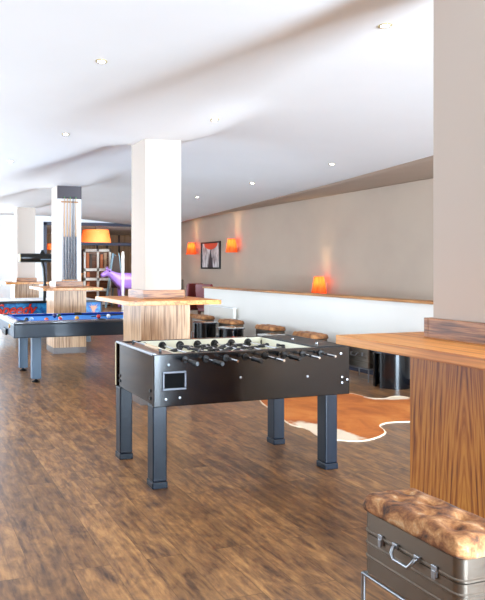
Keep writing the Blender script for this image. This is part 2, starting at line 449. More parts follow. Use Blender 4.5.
# scorer
sr = G().cyl((-hx + 0.10, -0.26, 0.893), (-hx + 0.10, 0.26, 0.893), 0.004, 8).build('scorer', 'steel', t)
g = G()
for k in range(10): g.cyl((-hx + 0.10, -0.24 + k * 0.024, 0.893), (-hx + 0.10, -0.22 + k * 0.024, 0.893), 0.013, 10)
g.build('beads', 'scorer', sr, smooth='auto')
for yy in (-0.26, 0.26): G().box(-hx + 0.092, -hx + 0.108, yy - 0.006, yy + 0.006, 0.868, 0.90).build('bracket', 'rubber', sr)
# rods, bearings, men
rodx = [1.757 + i * 0.1505 - (FX0 + FX1) / 2 for i in range(8)]
men = [1, 2, 3, 5, 5, 3, 2, 1]; near = [1, 1, 0, 1, 0, 1, 0, 0]
shift = [0.02, -0.03, 0.03, 0.0, -0.04, 0.02, 0.0, 0.03]
tilt = [0.3, -0.2, 0.5, 0.1, -0.4, 0.2, -0.1, 0.4]
M['man_black'] = newmat('black_players', (22, 24, 28), 0.4); M['man_pale'] = newmat('pale_players', (34, 38, 46), 0.4)
def man(x, y, z, ang, mat, parent):
    g = G()
    g.lathe([(0.004, 0.046), (0.012, 0.042), (0.0165, 0.032), (0.0165, 0.024), (0.011, 0.014)], (0, 0, 0), 12)          # head
    g.rrect([(0.016, 0.004), (0.010, 0.0), (-0.018, 0.0), (-0.034, 0.004)], 0.013, 0.021, 0.011, 3)                     # torso
    g.rrect([(-0.034, 0.002), (-0.062, 0.005), (-0.070, 0.0), (-0.082, 0.0)], 0.012, 0.014, 0.006, 3)                    # legs and foot
    g.xf(Matrix.Translation((x, y, z)) @ Matrix.Rotation(ang, 4, 'Y'))
    return g.build('player', mat, parent, smooth='auto')
for i, x in enumerate(rodx):
    z = 0.838; d = shift[i]
    rod = G().cyl((x, -hy - (0.10 if near[i] else 0.19) + d, z), (x, hy + (0.19 if near[i] else 0.10) + d, z), 0.008, 12).build('rod', 'chrome', t, smooth='auto')
    for s in (-1, 1):
        G().tube([(x, s * hy, z), (x, s * (hy + 0.008), z), (x, s * (hy + 0.012), z)], [0.024, 0.024, 0.014], 20).build('bearing', 'rubber', rod, smooth='auto')
    for s in (-1, 1):
        G().tube([(x, s * (hy - 0.042), z - 0.003), (x, s * (hy - 0.052), z - 0.003)], [0.034, 0.031], 20).build('bearing', 'rubber', rod, smooth='auto')
        G().tube([(x, s * (hy - 0.052), z), (x, s * (hy - 0.085), z)], [0.017, 0.015], 14).build('bumper', 'rubber', rod, smooth='auto')
    s = -1 if near[i] else 1
    y0 = s * (hy + 0.085) + d
    G().tube([(x, y0, z), (x, y0 + s * 0.008, z), (x, y0 + s * 0.05, z), (x, y0 + s * 0.11, z), (x, y0 + s * 0.12, z)],
             [0.012, 0.0165, 0.014, 0.0175, 0.012], 14).build('handle', 'rubber', rod, smooth='auto')
    e = -s; G().tube([(x, e * (hy + 0.085) + d, z), (x, e * (hy + 0.105) + d, z)], [0.011, 0.011], 12).build('end_cap', 'rubber', rod, smooth='auto')
    n = men[i]
    for k in range(n):
        yy = d + (k - (n - 1) / 2) * (0.11 if n == 5 else 0.17 if n == 3 else 0.22)
        man(x, yy, z, 1.5 + tilt[i] * 0.5, 'man_black' if near[i] else 'man_pale', rod)
# ball return, bolts
cx = 1.68 - (FX0 + FX1) / 2; fy = -hy
g = G()
for a, b, c_, d_ in ((-0.085, 0.085, -0.062, -0.048), (-0.085, 0.085, 0.048, 0.062), (-0.085, -0.071, -0.048, 0.048), (0.071, 0.085, -0.048, 0.048)):
    g.box(cx + a, cx + b, fy - 0.008, fy, 0.705 + c_, 0.705 + d_)
br = g.build('ball_return', 'steel_dark' if False else M['rail'], t, bevel=0.004)
G().box(cx - 0.071, cx + 0.071, fy - 0.002, fy, 0.657, 0.753).build('opening', newmat('dark_opening', (8, 8, 9), 0.9, spec=0.1), br)
for x, z in ((1.64, 0.81), (1.62, 0.585), (1.72, 0.59), (2.17, 0.70), (2.70, 0.68), (2.98, 0.83), (2.99, 0.66), (2.99, 0.62), (3.035, 0.64)):
    big = z in (0.66, 0.62, 0.585, 0.59)
    G().tube([(x - 2.295, fy, z), (x - 2.295, fy - 0.004, z), (x - 2.295, fy - 0.006, z)], [0.009, 0.009, 0.004], 12).build('bolt', 'steel', t, smooth='auto')
for y, z in ((-0.30, 0.58), (-0.30, 0.63), (0.31, 0.59), (0.31, 0.63)):
    G().tube([(-hx + 0.012, y, z), (-hx + 0.006, y, z)], [0.013, 0.011], 12).build('bolt', 'rubber', t)
lx = [(-hx + 0.0, -1), (hx - 0.19, 1)]
for sx in (0, 1):
    x0 = -hx + 0.0 if sx == 0 else 2.86 - 2.295
    for y0 in (-hy + 0.012, hy - 0.112):
        l = G().box(x0, x0 + 0.10, y0, y0 + 0.10, 0.045, 0.545).build('leg', 'blackleg', t, bevel=0.008, seg=3)
        G().box(x0 - 0.004, x0 + 0.104, y0 - 0.004, y0 + 0.104, 0, 0.045).build('foot', 'blackleg', l, bevel=0.006)

# ------------------------------------------------------------------ pool table
PX0, PX1, PY0, PY1, PH = 1.24, 3.50, 7.50, 8.82, 0.785
t = thing('pool_table', 'pool table with blue cloth and black apron behind the table football', 'pool table', ((PX0 + PX1) / 2, (PY0 + PY1) / 2, 0))
ax, ay = (PX1 - PX0) / 2, (PY1 - PY0) / 2
G().box(-ax, ax, -ay, ay, 0.588, PH - 0.03).build('body', 'apron', t, bevel=0.012, seg=3)
rw = 0.10
pk = [(-ax + rw + .01, -ay + rw + .01), (0, -ay + rw - .01), (ax - rw - .01, -ay + rw + .01), (-ax + rw + .01, ay - rw - .01), (0, ay - rw + .01), (ax - rw - .01, ay - rw - .01)]
for s in (-1, 1):
    y0, y1 = sorted((s * ay, s * (ay - rw)))
    G().box(-ax, ax, y0, y1, PH - 0.03, PH).build('rail', 'rail', t, bevel=0.01, seg=3)
    x0, x1 = sorted((s * ax, s * (ax - rw)))
    G().box(x0, x1, -ay + rw, ay - rw, PH - 0.03, PH).build('rail', 'rail', t, bevel=0.01, seg=3)
bed = G().box(-ax + rw, ax - rw, -ay + rw, ay - rw, PH - 0.05, PH - 0.028).build('cloth', 'blue_cloth', t)
for s in (-1, 1):
    for a, b in ((-ax + rw + 0.06, -0.06), (0.06, ax - rw - 0.06)):
        yo, yi = s * (ay - rw), s * (ay - rw - 0.045)
        G().prism([(yo, PH - 0.028), (yi, PH - 0.008), (yi, PH + 0.002), (yo, PH + 0.002)], a, b, 0).build('cushion', 'blue_cushion', t)
    xo, xi = s * (ax - rw), s * (ax - rw - 0.045)
    G().prism([(xo, PH - 0.028), (xi, PH - 0.008), (xi, PH + 0.002), (xo, PH + 0.002)], -ay + rw + 0.07, ay - rw - 0.07, 1).build('cushion', 'blue_cushion', t)
for (x, y) in pk:
    G().lathe([(0.062, -0.02), (0.062, 0.006), (0.05, 0.006), (0.048, -0.02)], (x, y, PH), 20, close=False).build('pocket', 'rubber', t, smooth='auto')
g = G(); g.tube([(-ax, -0.35, 0.71), (-ax - 0.012, -0.35, 0.71)], [0.028, 0.022], 16).build('knob', 'brass', t)
g = G(); g.box(-ax - 0.03, -ax, -0.18, 0.12, 0.58, 0.66); g.build('ball_return', 'rubber', t, bevel=0.01)
for x in (1.51 - 2.37, 3.08 - 2.37):
    for y in (7.72 - 8.16, 8.62 - 8.16):
        l = G().box(x, x + 0.115, y, y + 0.115, 0.045, 0.59).build('leg', 'pleg', t, bevel=0.004)
        G().lathe([(0.05, 0), (0.055, 0.008), (0.03, 0.022), (0.016, 0.028), (0.016, 0.046)], (x + 0.057, y + 0.057, 0), 16).build('foot', 'rubber', l, smooth='auto')
zb = PH - 0.028
def ball(x, y, c1, label, stripe=None):
    m = newmat('ball_paint', c1, 0.15, coat=0.5)
    if stripe:
        q = NT(m); tc = q.n('ShaderNodeTexCoord'); s_ = q.n('ShaderNodeSeparateXYZ'); q.l(tc.outputs['Object'], s_.inputs[0])
        a_ = q.math('ABSOLUTE', q.math('ADD', q.math('MULTIPLY', s_.outputs[2], 0.8), q.math('MULTIPLY', s_.outputs[0], 0.6)))
        k_ = q.math('LESS_THAN', a_, 0.015); q.l(q.mix(k_, srgb(240, 236, 226), srgb(*c1)), q.b.inputs['Base Color'])
    g = G(); bmesh.ops.create_uvsphere(g.bm, u_segments=20, v_segments=12, radius=0.0285)
    o = g.build('pool_ball', m, smooth=True, loc=(x, y, zb + 0.0288))
    return tag(o, label, 'ball', 'balls on the blue pool cloth')
ball(1.43 + .02, 7.80, (20, 24, 34), 'black pool ball, first from the left on the blue cloth')
ball(1.52, 7.82, (150, 190, 226), 'pale blue and white striped pool ball right beside the black ball', 1)
bb = [(1.69, 7.72, (222, 84, 50), 'orange pool ball near the front left of the blue cloth', None),
      (1.93, 8.30, (44, 34, 90), 'dark purple pool ball by the far cushion', None),
      (2.00, 8.33, (24, 88, 70), 'dark green pool ball just right of the dark purple ball', None),
      (1.90, 7.85, (214, 52, 50), 'red and white striped pool ball in front of the dark green ball', 1),
      (2.12, 7.84, (236, 168, 48), 'yellow pool ball in the middle of the blue cloth', None),
      (2.47, 8.02, (206, 48, 50), 'plain red pool ball on the right of the blue cloth', None),
      (2.62, 8.05, (240, 236, 224), 'white cue ball right of the plain red ball', None)]
for a in bb: ball(a[0], a[1], a[2], a[3], a[4])
tag(G().tube([(0, 0, 0), (0.75, 0.30, 0.012), (1.0, 0.40, 0.03)], [0.006, 0.011, 0.014], 10).build('pool_cue', 'rubber', smooth='auto', loc=(2.40, 8.12, zb + 0.02)),
    'dark pool cue lying across the blue cloth by the red ball', 'cue')

# ------------------------------------------------------------------ cue rack on the third column
t = thing('cue_rack', 'white wall rack on the column holding five pool cues', 'cue rack', (2.635, 10.25, 0))
G().box(-0.205, 0.205, -0.02, -0.001, 1.21, 2.60).build('back_board', 'white', t, bevel=0.002)
G().box(-0.21, 0.21, -0.03, -0.001, 2.60, 2.835).build('cap_panel', 'dark_cap', t, bevel=0.002)
G().box(-0.13, 0.13, -0.085, -0.02, 1.215, 1.24).build('lower_holder', 'oak', t, bevel=0.004)
G().box(-0.15, 0.15, -0.060, -0.02, 2.535, 2.555).build('upper_holder', 'oak', t, bevel=0.003)
M['cue_wood'] = newmat('cue_maple', (196, 150, 104), 0.35); M['cue_dark'] = newmat('cue_butt', (58, 56, 66), 0.35)
for k, lab in enumerate(('leftmost of the five pool cues standing in the rack', 'second pool cue from the left standing in the rack', 'middle pool cue of the five standing in the rack',
                         'fourth pool cue from the left standing in the rack', 'rightmost of the five pool cues standing in the rack')):
    c_ = thing('pool_cue', lab, 'cue', (2.635 - 0.10 + 0.05 * k, 10.25 - 0.075, 1.242), group='pool cues standing in the rack')
    G().tube([(0, 0, 0), (0, 0, 0.72)], [0.014, 0.011], 12).build('butt', 'cue_dark', c_, smooth='auto')
    G().tube([(0, 0, 0.72), (0, 0, 1.36)], [0.011, 0.007], 12).build('shaft', 'cue_wood' if k != 3 else 'cue_dark', c_, smooth='auto')
    G().tube([(0, 0, 1.36), (0, 0, 1.385)], [0.008, 0.007], 10).build('tip', M['cue_dark'] if k % 2 else newmat('cue_tip_green', (60, 150, 90), 0.5), c_)

# ------------------------------------------------------------------ air hockey table behind
t = thing('air_hockey_table', 'blue air hockey table with red lettering and black overhead score tube', 'air hockey table', (2.45, 12.1, 0))
m = newmat('splashy_blue', (30, 110, 190), 0.4); q = NT(m)
n = q.noise(q.coords((1, 1, 1), loc=(3, 0, 0)), 5.0, 4, 0.6, 1.5)
q.l(q.ramp(n, [(0.30, (12, 60, 130)), (0.45, (24, 108, 180)), (0.60, (40, 150, 210)), (0.70, (30, 110, 190))]), q.b.inputs['Base Color']); M['splash'] = m
G().box(-1.2, 1.14, -0.6, 0.6, 0.36, 0.775).build('body', 'splash', t, bevel=0.01)
G().box(-1.22, 1.16, -0.62, 0.62, 0.775, 0.815).build('rim', 'blacksat', t, bevel=0.01)
G().box(-1.15, 1.09, -0.55, 0.55, 0.816, 0.818).build('playfield', 'white', t)
for x in (-1.21, 1.13):
    G().box(x, x + 0.03, -0.615, 0.615, 0.36, 0.775).build('corner_post', 'rubber', t)
for x in (-1.0, 0.85):
    for y in (-0.5, 0.38): G().box(x, x + 0.12, y, y + 0.12, 0, 0.36).build('leg', 'rubber', t, bevel=0.004)
su = G().tube([(-0.42, -0.55, 1.62), (0.42, -0.55, 1.62)], 0.085, 20).build('score_tube', 'tube', t, smooth='auto')
G().tube([(-0.445, -0.55, 1.62), (-0.42, -0.55, 1.62)], 0.075, 20).build('end_cap', 'beige', su)
G().box(-0.05, 0.30, -0.640, -0.632, 1.58, 1.60).build('display', 'paleblue', su)
G().tube([(0.03, -0.58, 0.80), (0.035, -0.59, 1.2), (0.02, -0.585, 1.42), (-0.02, -0.56, 1.60)], 0.028, 10).build('post', 'tube', t, smooth='auto')
G().tube([(0.0, -0.56, 1.70), (0.0, -0.56, 1.77)], [0.05, 0.02], 10).build('knob', 'tube', t)
def text(body, size, mat, parent, loc, ext, offs, name, shear=0.35):
    cu = bpy.data.curves.new('t', 'FONT'); cu.body = body; cu.size = size; cu.extrude = ext; cu.offset = offs; cu.shear = shear
    cu.space_character = 0.95; cu.align_x = 'LEFT'
    tmp = bpy.data.objects.new('t', cu); COL.objects.link(tmp); bpy.context.view_layer.update()
    me = bpy.data.meshes.new_from_object(tmp.evaluated_get(bpy.context.evaluated_depsgraph_get()))
    bpy.data.objects.remove(tmp)
    me.materials.clear(); me.materials.append(M[mat])
    o = bpy.data.objects.new(name, me); COL.objects.link(o); o.parent = parent; o.location = loc; o.rotation_euler = (R(90), 0, R(0)); return o
text('Speedy', 0.27, 'darkred', t, (-0.90, -0.603, 0.575), 0.001, 0.012, 'lettering_outline')
text('Speedy', 0.27, 'red', t, (-0.90, -0.606, 0.575), 0.001, 0.004, 'lettering')
M['splash_orange'] = newmat('splash_orange', (226, 150, 110), 0.4)
pts = []
for k in range(26):
    a = 2 * math.pi * k / 26; r_ = (0.15 if k % 2 else 0.07) * (1 + 0.3 * math.sin(3 * a)); pts.append((0.99 + r_ * math.cos(a) * .55, 0.66 + r_ * math.sin(a) * .6))
G().prism(pts, -0.605, -0.6, 1).build('splash_graphic', 'splash_orange', t)

# ------------------------------------------------------------------ suitcase stools
def make_stool(label, hidemat, group, detail=True):
    t = thing('case_stool', label, 'stool', group=group)
    HX, HY = 0.130, 0.242
    G().rrect([(0.165, 0.012), (0.172, 0.0), (0.235, 0.0), (0.239, -0.004), (0.245, -0.004), (0.249, 0.0), (0.290, 0.0), (0.294, -0.004), (0.300, -0.004), (0.304, 0.0), (0.337, 0.0), (0.339, 0.003)], HX, HY, 0.035).build('case', 'case_metal', t, smooth='auto')
    G().rrect([(0.341, 0.003), (0.343, -0.004), (0.350, -0.004), (0.354, 0.0), (0.424, 0.0), (0.430, 0.006)], HX, HY, 0.035).build('lid', 'case_metal', t, smooth='auto')
    # tufted cushion
    g = G(); nx_, ny_ = 27, 45; tuf = [(-0.045, -0.15), (0.045, -0.09), (-0.045, -0.02), (0.045, 0.06), (-0.045, 0.13), (0.05, 0.18), (0.05, -0.19)]
    CX, CY = HX + 0.012, HY + 0.014
    def P(u, v):
        # rounded rectangle footprint
        x, y = u * CX, v * CY; r_ = 0.045
        qx, qy = max(abs(x) - (CX - r_), 0), max(abs(y) - (CY - r_), 0)
        d = math.hypot(qx, qy)
        if qx > 0 and qy > 0:
            k = max(qx, qy) / d
            x = math.copysign(CX - r_ + qx * k, x); y = math.copysign(CY - r_ + qy * k, y)
        e = min(CX - abs(u * CX), CY - abs(v * CY))
        z = 0.040 * (1 - max(0, 1 - e / 0.045) ** 2.4) ** 0.5 + 0.006 * (1 - u * u) * (1 - v * v)
        for a_, b_ in tuf: z -= 0.012 * math.exp(-((x - a_) ** 2 + (y - b_) ** 2) / (2 * 0.022 ** 2)) + 0.012 * math.exp(-((x - a_) ** 2 + (y - b_) ** 2) / (2 * 0.008 ** 2))
        z += 0.0025 * math.sin(38 * y + 3 * math.sin(30 * x)) * (1 - u ** 4)
        return x, y, z
    top = [[g.bm.verts.new((lambda p: (p[0], p[1], 0.458 + p[2]))(P(-1 + 2 * i / (nx_ - 1), -1 + 2 * j / (ny_ - 1)))) for j in range(ny_)] for i in range(nx_)]
    for i in range(nx_ - 1):
        for j in range(ny_ - 1): g.bm.faces.new((top[i][j], top[i + 1][j], top[i + 1][j + 1], top[i][j + 1]))
    rim = [top[i][0] for i in range(nx_)] + [top[-1][j] for j in range(1, ny_)] + [top[i][-1] for i in range(nx_ - 2, -1, -1)] + [top[0][j] for j in range(ny_ - 2, 0, -1)]
    prev = rim
    for dz, sc_ in ((-0.014, 1.015), (-0.026, 0.99)):
        new = [g.bm.verts.new((v_.co.x * sc_ + 0.0015 * math.sin(7 * k), v_.co.y * (1 + (sc_ - 1) * .6) + 0.0015 * math.cos(5 * k), 0.458 + dz)) for k, v_ in enumerate(rim)]
        for k in range(len(rim)): g.bm.faces.new((prev[k], prev[(k + 1) % len(rim)], new[(k + 1) % len(rim)], new[k]))
        prev = new
    g.bm.faces.new(prev)
    cu = g.build('cushion', hidemat, t, smooth=True)
    if detail:
        g = G()
        for a_, b_ in tuf: g.lathe([(0.001, 0.474), (0.006, 0.476), (0.007, 0.480), (0.003, 0.483)], (a_, b_, 0.0), 10)
        g.build('buttons', hidemat, cu, smooth=True)
    # handle and latches on the -X side
    xs = -HX
    h = G().tube([(xs, -0.055, 0.350), (xs - 0.018, -0.055, 0.348), (xs - 0.030, -0.050, 0.330), (xs - 0.034, -0.036, 0.312), (xs - 0.034, 0.036, 0.312), (xs - 0.030, 0.050, 0.330), (xs - 0.018, 0.055, 0.348), (xs, 0.055, 0.350)], 0.0065, 10).build('handle', 'steel', t, smooth='auto')
    if detail:
        for y in (-0.055, 0.055): G().box(xs - 0.010, xs, y - 0.014, y + 0.014, 0.340, 0.362).build('bracket', 'steel', h, bevel=0.002)
    for y in (-0.135, 0.135):
        g = G(); g.box(xs - 0.009, xs, y - 0.013, y + 0.013, 0.322, 0.362); g.box(xs - 0.013, xs - 0.008, y - 0.008, y + 0.008, 0.312, 0.345)
        g.build('latch', 'steel', t, bevel=0.002)
    # tubular stand
    g = G(); z = 0.158
    g.tube([(-HX, -HY, z), (HX, -HY, z), (HX, HY, z), (-HX, HY, z), (-HX, -HY, z)], 0.008, 10)
    fr = g.build('frame', 'steel', t, smooth='auto')
    for sx in (-1, 1):
        for sy in (-1, 1): G().cyl((sx * HX, sy * HY, 0), (sx * HX, sy * HY, z), 0.009, 10).build('leg', 'steel', t, smooth='auto')
    return t
m = newmat('case_aluminium', (118, 108, 97), 0.30, 0.92); q = NT(m)
n = q.noise(q.coords((1, 1, 8)), 30, 3); rr_ = q.n('ShaderNodeMapRange'); rr_.inputs['To Min'].default_value = 0.24; rr_.inputs['To Max'].default_value = 0.46
q.l(n, rr_.inputs[0]); q.l(rr_.outputs[0], q.b.inputs['Roughness']); M['case_metal'] = m
s0 = make_stool('aluminium case stool with tufted cowhide cushion beside the nearest wooden pedestal', 'hide', 'suitcase stools')
s0.location = (1.975, 1.95, 0)
s1 = make_stool('aluminium case stool seen below the overhang of the nearest tabletop', 'hide_far', 'suitcase stools', False)
s1.location = (5.68, 6.74, 0)
for (x, y, l) in ((5.6, 7.76, 'case stool behind the right end of the table football, nearest visible cushion'),
                  (5.66, 8.90, 'case stool whose brown cushion shows above the middle of the table football'),
                  (5.6, 10.07, 'case stool with brown cushion, second to the right of the white column'),
                  (5.6, 11.18, 'case stool with brown cushion directly right of the white column')):
    c_ = copy_tree(s1, label=l); c_.location = (x, y, 0)

# ------------------------------------------------------------------ black drum tables
def make_drum(label):
    t = thing('drum_table', label, 'side table', group='black drum tables by the parapet')
    G().lathe([(0.222, 0.410), (0.228, 0.416), (0.228, 0.430), (0.222, 0.436)], seg=40).build('tabletop', 'drum_top', t, smooth='auto')
    for a0, a1 in ((R(190), R(335)), (R(20), R(165))):
        g = G(); n_ = 16; ri, ro = 0.185, 0.205
        poly = [(ro * math.cos(a0 + (a1 - a0) * k / n_), ro * math.sin(a0 + (a1 - a0) * k / n_)) for k in range(n_ + 1)] + \
               [(ri * math.cos(a1 - (a1 - a0) * k / n_), ri * math.sin(a1 - (a1 - a0) * k / n_)) for k in range(n_ + 1)]
        g.prism(poly, 0, 0.41).build('curved_panel', 'black', t, smooth='auto')
    return t
M['drum_top'] = newmat('drum_top_black', (30, 34, 42), 0.14, coat=0.7)
d0 = make_drum('black drum side table right under the overhang of the nearest tabletop'); d0.location = (5.63, 6.2, 0)
for (x, y, l) in ((5.22, 8.14, 'black drum side table between the two stools behind the table football middle'),
                  (5.27, 7.10, 'black drum side table showing just above the right end of the table football'),
                  (5.22, 9.38, 'black drum side table, second to the right of the white column'),
                  (5.28, 10.46, 'black drum side table nearest to the white column behind the football table')):
    c_ = copy_tree(d0, label=l); c_.location = (x, y, 0)

# ------------------------------------------------------------------ radiators
def radiator(y0, y1, label):
    t = thing('radiator', label, 'radiator', (5.92, (y0 + y1) / 2, 0), group='white panel radiators under the parapet')
    L = (y1 - y0) / 2
    G().box(-0.03, 0.03, -L, L, 0.15, 0.66).build('panel', 'radiator', t, bevel=0.006)
    G().box(-0.036, 0.036, -L - .004, L + .004, 0.66, 0.675).build('grille', 'white', t)
    G().box(0.03, 0.066, -L + .1, -L + .14, 0.3, 0.6).build('bracket', 'white', t); G().box(0.03, 0.066, L - .14, L - .1, 0.3, 0.6).build('bracket', 'white', t)
radiator(10.5, 11.5, 'white radiator near the far end of the parapet')
radiator(4.3, 5.8, 'white radiator on the parapet behind the nearest wooden tabletop')

# ------------------------------------------------------------------ cowhide rug
m = newmat('rug_hide', (190, 110, 50), 0.85); q = NT(m)
tc = q.n('ShaderNodeTexCoord'); v = tc.outputs['Object']
def blob(cx_, cy_, rx, ry, rot=0):
    mp = q.n('ShaderNodeMapping'); mp.vector_type = 'TEXTURE'; mp.inputs['Location'].default_value = (cx_, cy_, 0); mp.inputs['Rotation'].default_value = (0, 0, R(rot)); mp.inputs['Scale'].default_value = (rx, ry, 1)
    q.l(v, mp.inputs[0]); ln = q.n('ShaderNodeVectorMath', operation='LENGTH'); q.l(mp.outputs[0], ln.inputs[0]); return ln.outputs['Value']
b1 = blob(-0.70, -0.50, 0.20, 0.44, 8); b2 = blob(0.90, 0.50, 0.13, 0.30, 75)
mn = q.math('MINIMUM', b1, b2)
nn = q.noise(q.coords(), 6, 4, 0.6)
ed = q.math('ADD', mn, q.math('MULTIPLY', q.math('SUBTRACT', nn, 0.5), 0.9))
n2 = q.noise(q.coords(), 2.2, 4, 0.6, 0.6)
ging = q.ramp(n2, [(0.3, (168, 84, 24)), (0.5, (206, 116, 38)), (0.7, (222, 140, 62))])
c = q.mix(q.ramp(ed, [(0.75, (0, 0, 0)), (1.1, (255, 255, 255))]), srgb(244, 226, 200), ging)
fine = q.noise(q.coords(), 160, 2)
c = q.mix(0.25, c, q.ramp(fine, [(0.3, (140, 130, 120)), (0.7, (255, 255, 255))]), 'MULTIPLY')
q.l(c, q.b.inputs['Base Color']); q.bump(fine, 0.6, 0.004); q.b.inputs['Sheen Weight'].default_value = 0.0
M['rug'] = m
M['rug_edge'] = newmat('pale_hide_edge', (236, 214, 184), 0.8)
RUG = [(3.62, 5.85), (3.50, 5.41), (3.40, 5.10), (3.37, 4.93), (3.42, 4.78), (3.37, 4.50), (3.49, 4.37), (3.63, 4.32), (3.80, 4.36), (3.97, 4.45), (4.05, 4.55), (4.12, 4.68), (4.28, 4.75), (4.50, 4.72),
       (4.75, 4.62), (4.98, 4.55), (5.12, 4.70), (5.12, 5.00), (5.22, 5.35), (5.32, 5.60), (5.22, 5.70), (5.02, 5.64), (4.90, 5.70), (4.86, 5.95), (4.70, 6.06), (4.50, 6.12), (4.3, 6.02),
       (4.1, 6.10), (3.9, 6.02), (3.74, 6.04)]
def smooth_poly(P, n=5):
    out = []; L = len(P)
    for i in range(L):
        p0, p1, p2, p3 = (Vector(P[(i + k - 1) % L]) for k in range(4))
        for k in range(n):
            t_ = k / n; out.append(0.5 * ((2 * p1) + (-p0 + p2) * t_ + (2 * p0 - 5 * p1 + 4 * p2 - p3) * t_ ** 2 + (-p0 + 3 * p1 - 3 * p2 + p3) * t_ ** 3))
    return out
rp = [Vector((p.x - 4.2, p.y - 5.15)) for p in smooth_poly(RUG)]
ctr = sum(rp, Vector((0, 0))) / len(rp)
g = G(); g.prism([(p.x, p.y) for p in rp], 0.0, 0.007)
rug = tag(g.build('cowhide_rug', 'rug', loc=(4.2, 5.15, 0)), 'ginger cowhide rug with white patches lying on the plank floor', 'rug')
g = G(); N = len(rp); lo, hi = [], []
for k, p in enumerate(rp):
    tg = (rp[(k + 1) % N] - rp[k - 1]).normalized(); nrm = Vector((tg.y, -tg.x)); w_ = 0.005 + 0.004 * math.sin(k * 2.3)
    lo.append((p - nrm * 0.006, p + nrm * w_))
vs = [[g.bm.verts.new((a.x, a.y, z)) for a, z in ((l[0], 0.009), (l[1], 0.006), (l[1], 0.0), (l[0], 0.0))] for l in lo]
for k in range(N):
    for j in range(4): g.bm.faces.new((vs[k][j], vs[(k + 1) % N][j], vs[(k + 1) % N][(j + 1) % 4], vs[k][(j + 1) % 4]))
g.build('pale_edge', 'rug_edge', rug)

# ------------------------------------------------------------------ wall lamps
def mat_emit(name, col, em, strength, transl=False):
    m = newmat(name, col, 0.7); b = m.node_tree.nodes['Principled BSDF']
    b.inputs['Emission Color'].default_value = srgb(*em); b.inputs['Emission Strength'].default_value = strength; return m
M['shade'] = newmat('orange_shade', (238, 104, 44), 0.8)
q = NT(M['shade']); q.l(q.ramp(q.noise(q.coords((1, 1, 0.05)), 40, 2), [(0.35, (226, 78, 28)), (0.65, (248, 132, 64))]), q.b.inputs['Base Color'])
tr = q.n('ShaderNodeBsdfTranslucent'); tr.inputs[0].default_value = srgb(255, 120, 50)
mx = q.n('ShaderNodeMixShader'); mx.inputs[0].default_value = 0.55; q.l(q.b.outputs[0], mx.inputs[1]); q.l(tr.outputs[0], mx.inputs[2])
q.l(mx.outputs[0], q.t.nodes['Material Output'].inputs[0])
M['bulb'] = mat_emit('warm_bulb', (255, 230, 180), (255, 214, 140), 14)
def sconce(y, z, label, bot=None):
    t = thing('wall_lamp', label, 'wall lamp', (7.985, y, z), group='orange wall lamps on the taupe wall')
    G().lathe([(0.148, -0.17), (0.092, 0.17)], (-0.155, 0, 0), 28, close=False).build('lamp_shade', 'shade', t, smooth='auto')
    G().box(-0.008, 0.014, -0.03, 0.03, -0.06, 0.06).build('wall_plate', 'wall', t, bevel=0.004)
    G().cyl((0, 0, -0.02), (-0.155, 0, -0.02), 0.008, 8).build('arm', 'chrome', t)
    G().lathe([(0.005, -0.02), (0.022, 0.0), (0.028, 0.03), (0.016, 0.06), (0.004, 0.066)], (-0.155, 0, 0), 12).build('bulb', 'bulb', t, smooth=True)
    l = bpy.data.lights.new('bulb_light', 'POINT'); l.energy = 1.5; l.color = (1, 0.62, 0.34); l.shadow_soft_size = 0.035
    o = bpy.data.objects.new('bulb_light', l); COL.objects.link(o); o.parent = t; o.location = (-0.155, 0, 0.07)
    for dz, rx in ((0.12, 180), (-0.12, 0)):
        l = bpy.data.lights.new('lamp_glow', 'SPOT'); l.energy = 9 if dz > 0 else 4; l.color = (1, 0.70, 0.34); l.spot_size = R(58); l.spot_blend = 0.8; l.shadow_soft_size = 0.03
        o = bpy.data.objects.new('lamp_glow', l); COL.objects.link(o); o.parent = t; o.location = (-0.13, 0, dz); o.rotation_euler = (R(rx), 0, 0)
sconce(16.38, 1.98, 'orange wall lamp left of the framed picture')
sconce(14.05, 1.99, 'orange wall lamp just right of the framed picture')
sconce(10.56, 1.09, 'low orange wall lamp rising behind the oak capped parapet')

# ------------------------------------------------------------------ picture
t = thing('framed_picture', 'black framed picture with a red arc between two wall lamps', 'picture', (8.0, 15.48, 1.77))
g = G(); W2, H2 = 0.56, 0.37
g.box(-0.04, 0, -W2, W2, -H2, -H2 + 0.04); g.box(-0.04, 0, -W2, W2, H2 - 0.04, H2)
g.box(-0.04, 0, -W2, -W2 + 0.05, -H2 + .04, H2 - .04); g.box(-0.04, 0, W2 - 0.05, W2, -H2 + .04, H2 - .04)
g.build('frame', 'rubber', t, bevel=0.004)
m = newmat('picture_print', (190, 180, 176), 0.4); q = NT(m)
tc = q.n('ShaderNodeTexCoord'); sp_ = q.n('ShaderNodeSeparateXYZ'); q.l(tc.outputs['Object'], sp_.inputs[0])
nz = q.noise(q.coords((1, 1, 0.4)), 9, 4)
bg = q.ramp(nz, [(0.35, (120, 112, 112)), (0.5, (196, 188, 184)), (0.65, (226, 220, 218))])
# dark standing form in the middle
dfm = q.math('ADD', q.math('ABSOLUTE', sp_.outputs[1], 0), q.math('MULTIPLY', sp_.outputs[2], 0.25))
dk = q.math('LESS_THAN', q.math('ADD', dfm, q.math('MULTIPLY', nz, 0.12)), 0.12)
c = q.mix(dk, bg, srgb(70, 62, 66))
dd = q.math('ADD', q.math('POWER', q.math('DIVIDE', sp_.outputs[1], 0.40), 2.0), q.math('POWER', q.math('DIVIDE', q.math('SUBTRACT', sp_.outputs[2], 0.33), 0.17), 2.0))
c = q.mix(q.math('LESS_THAN', dd, 1.0), c, srgb(224, 84, 58))
q.l(c, q.b.inputs['Base Color'])
G().box(-0.015, -0.005, -W2 + .04, W2 - .04, -H2 + .03, H2 - .03).build('print', m, t)

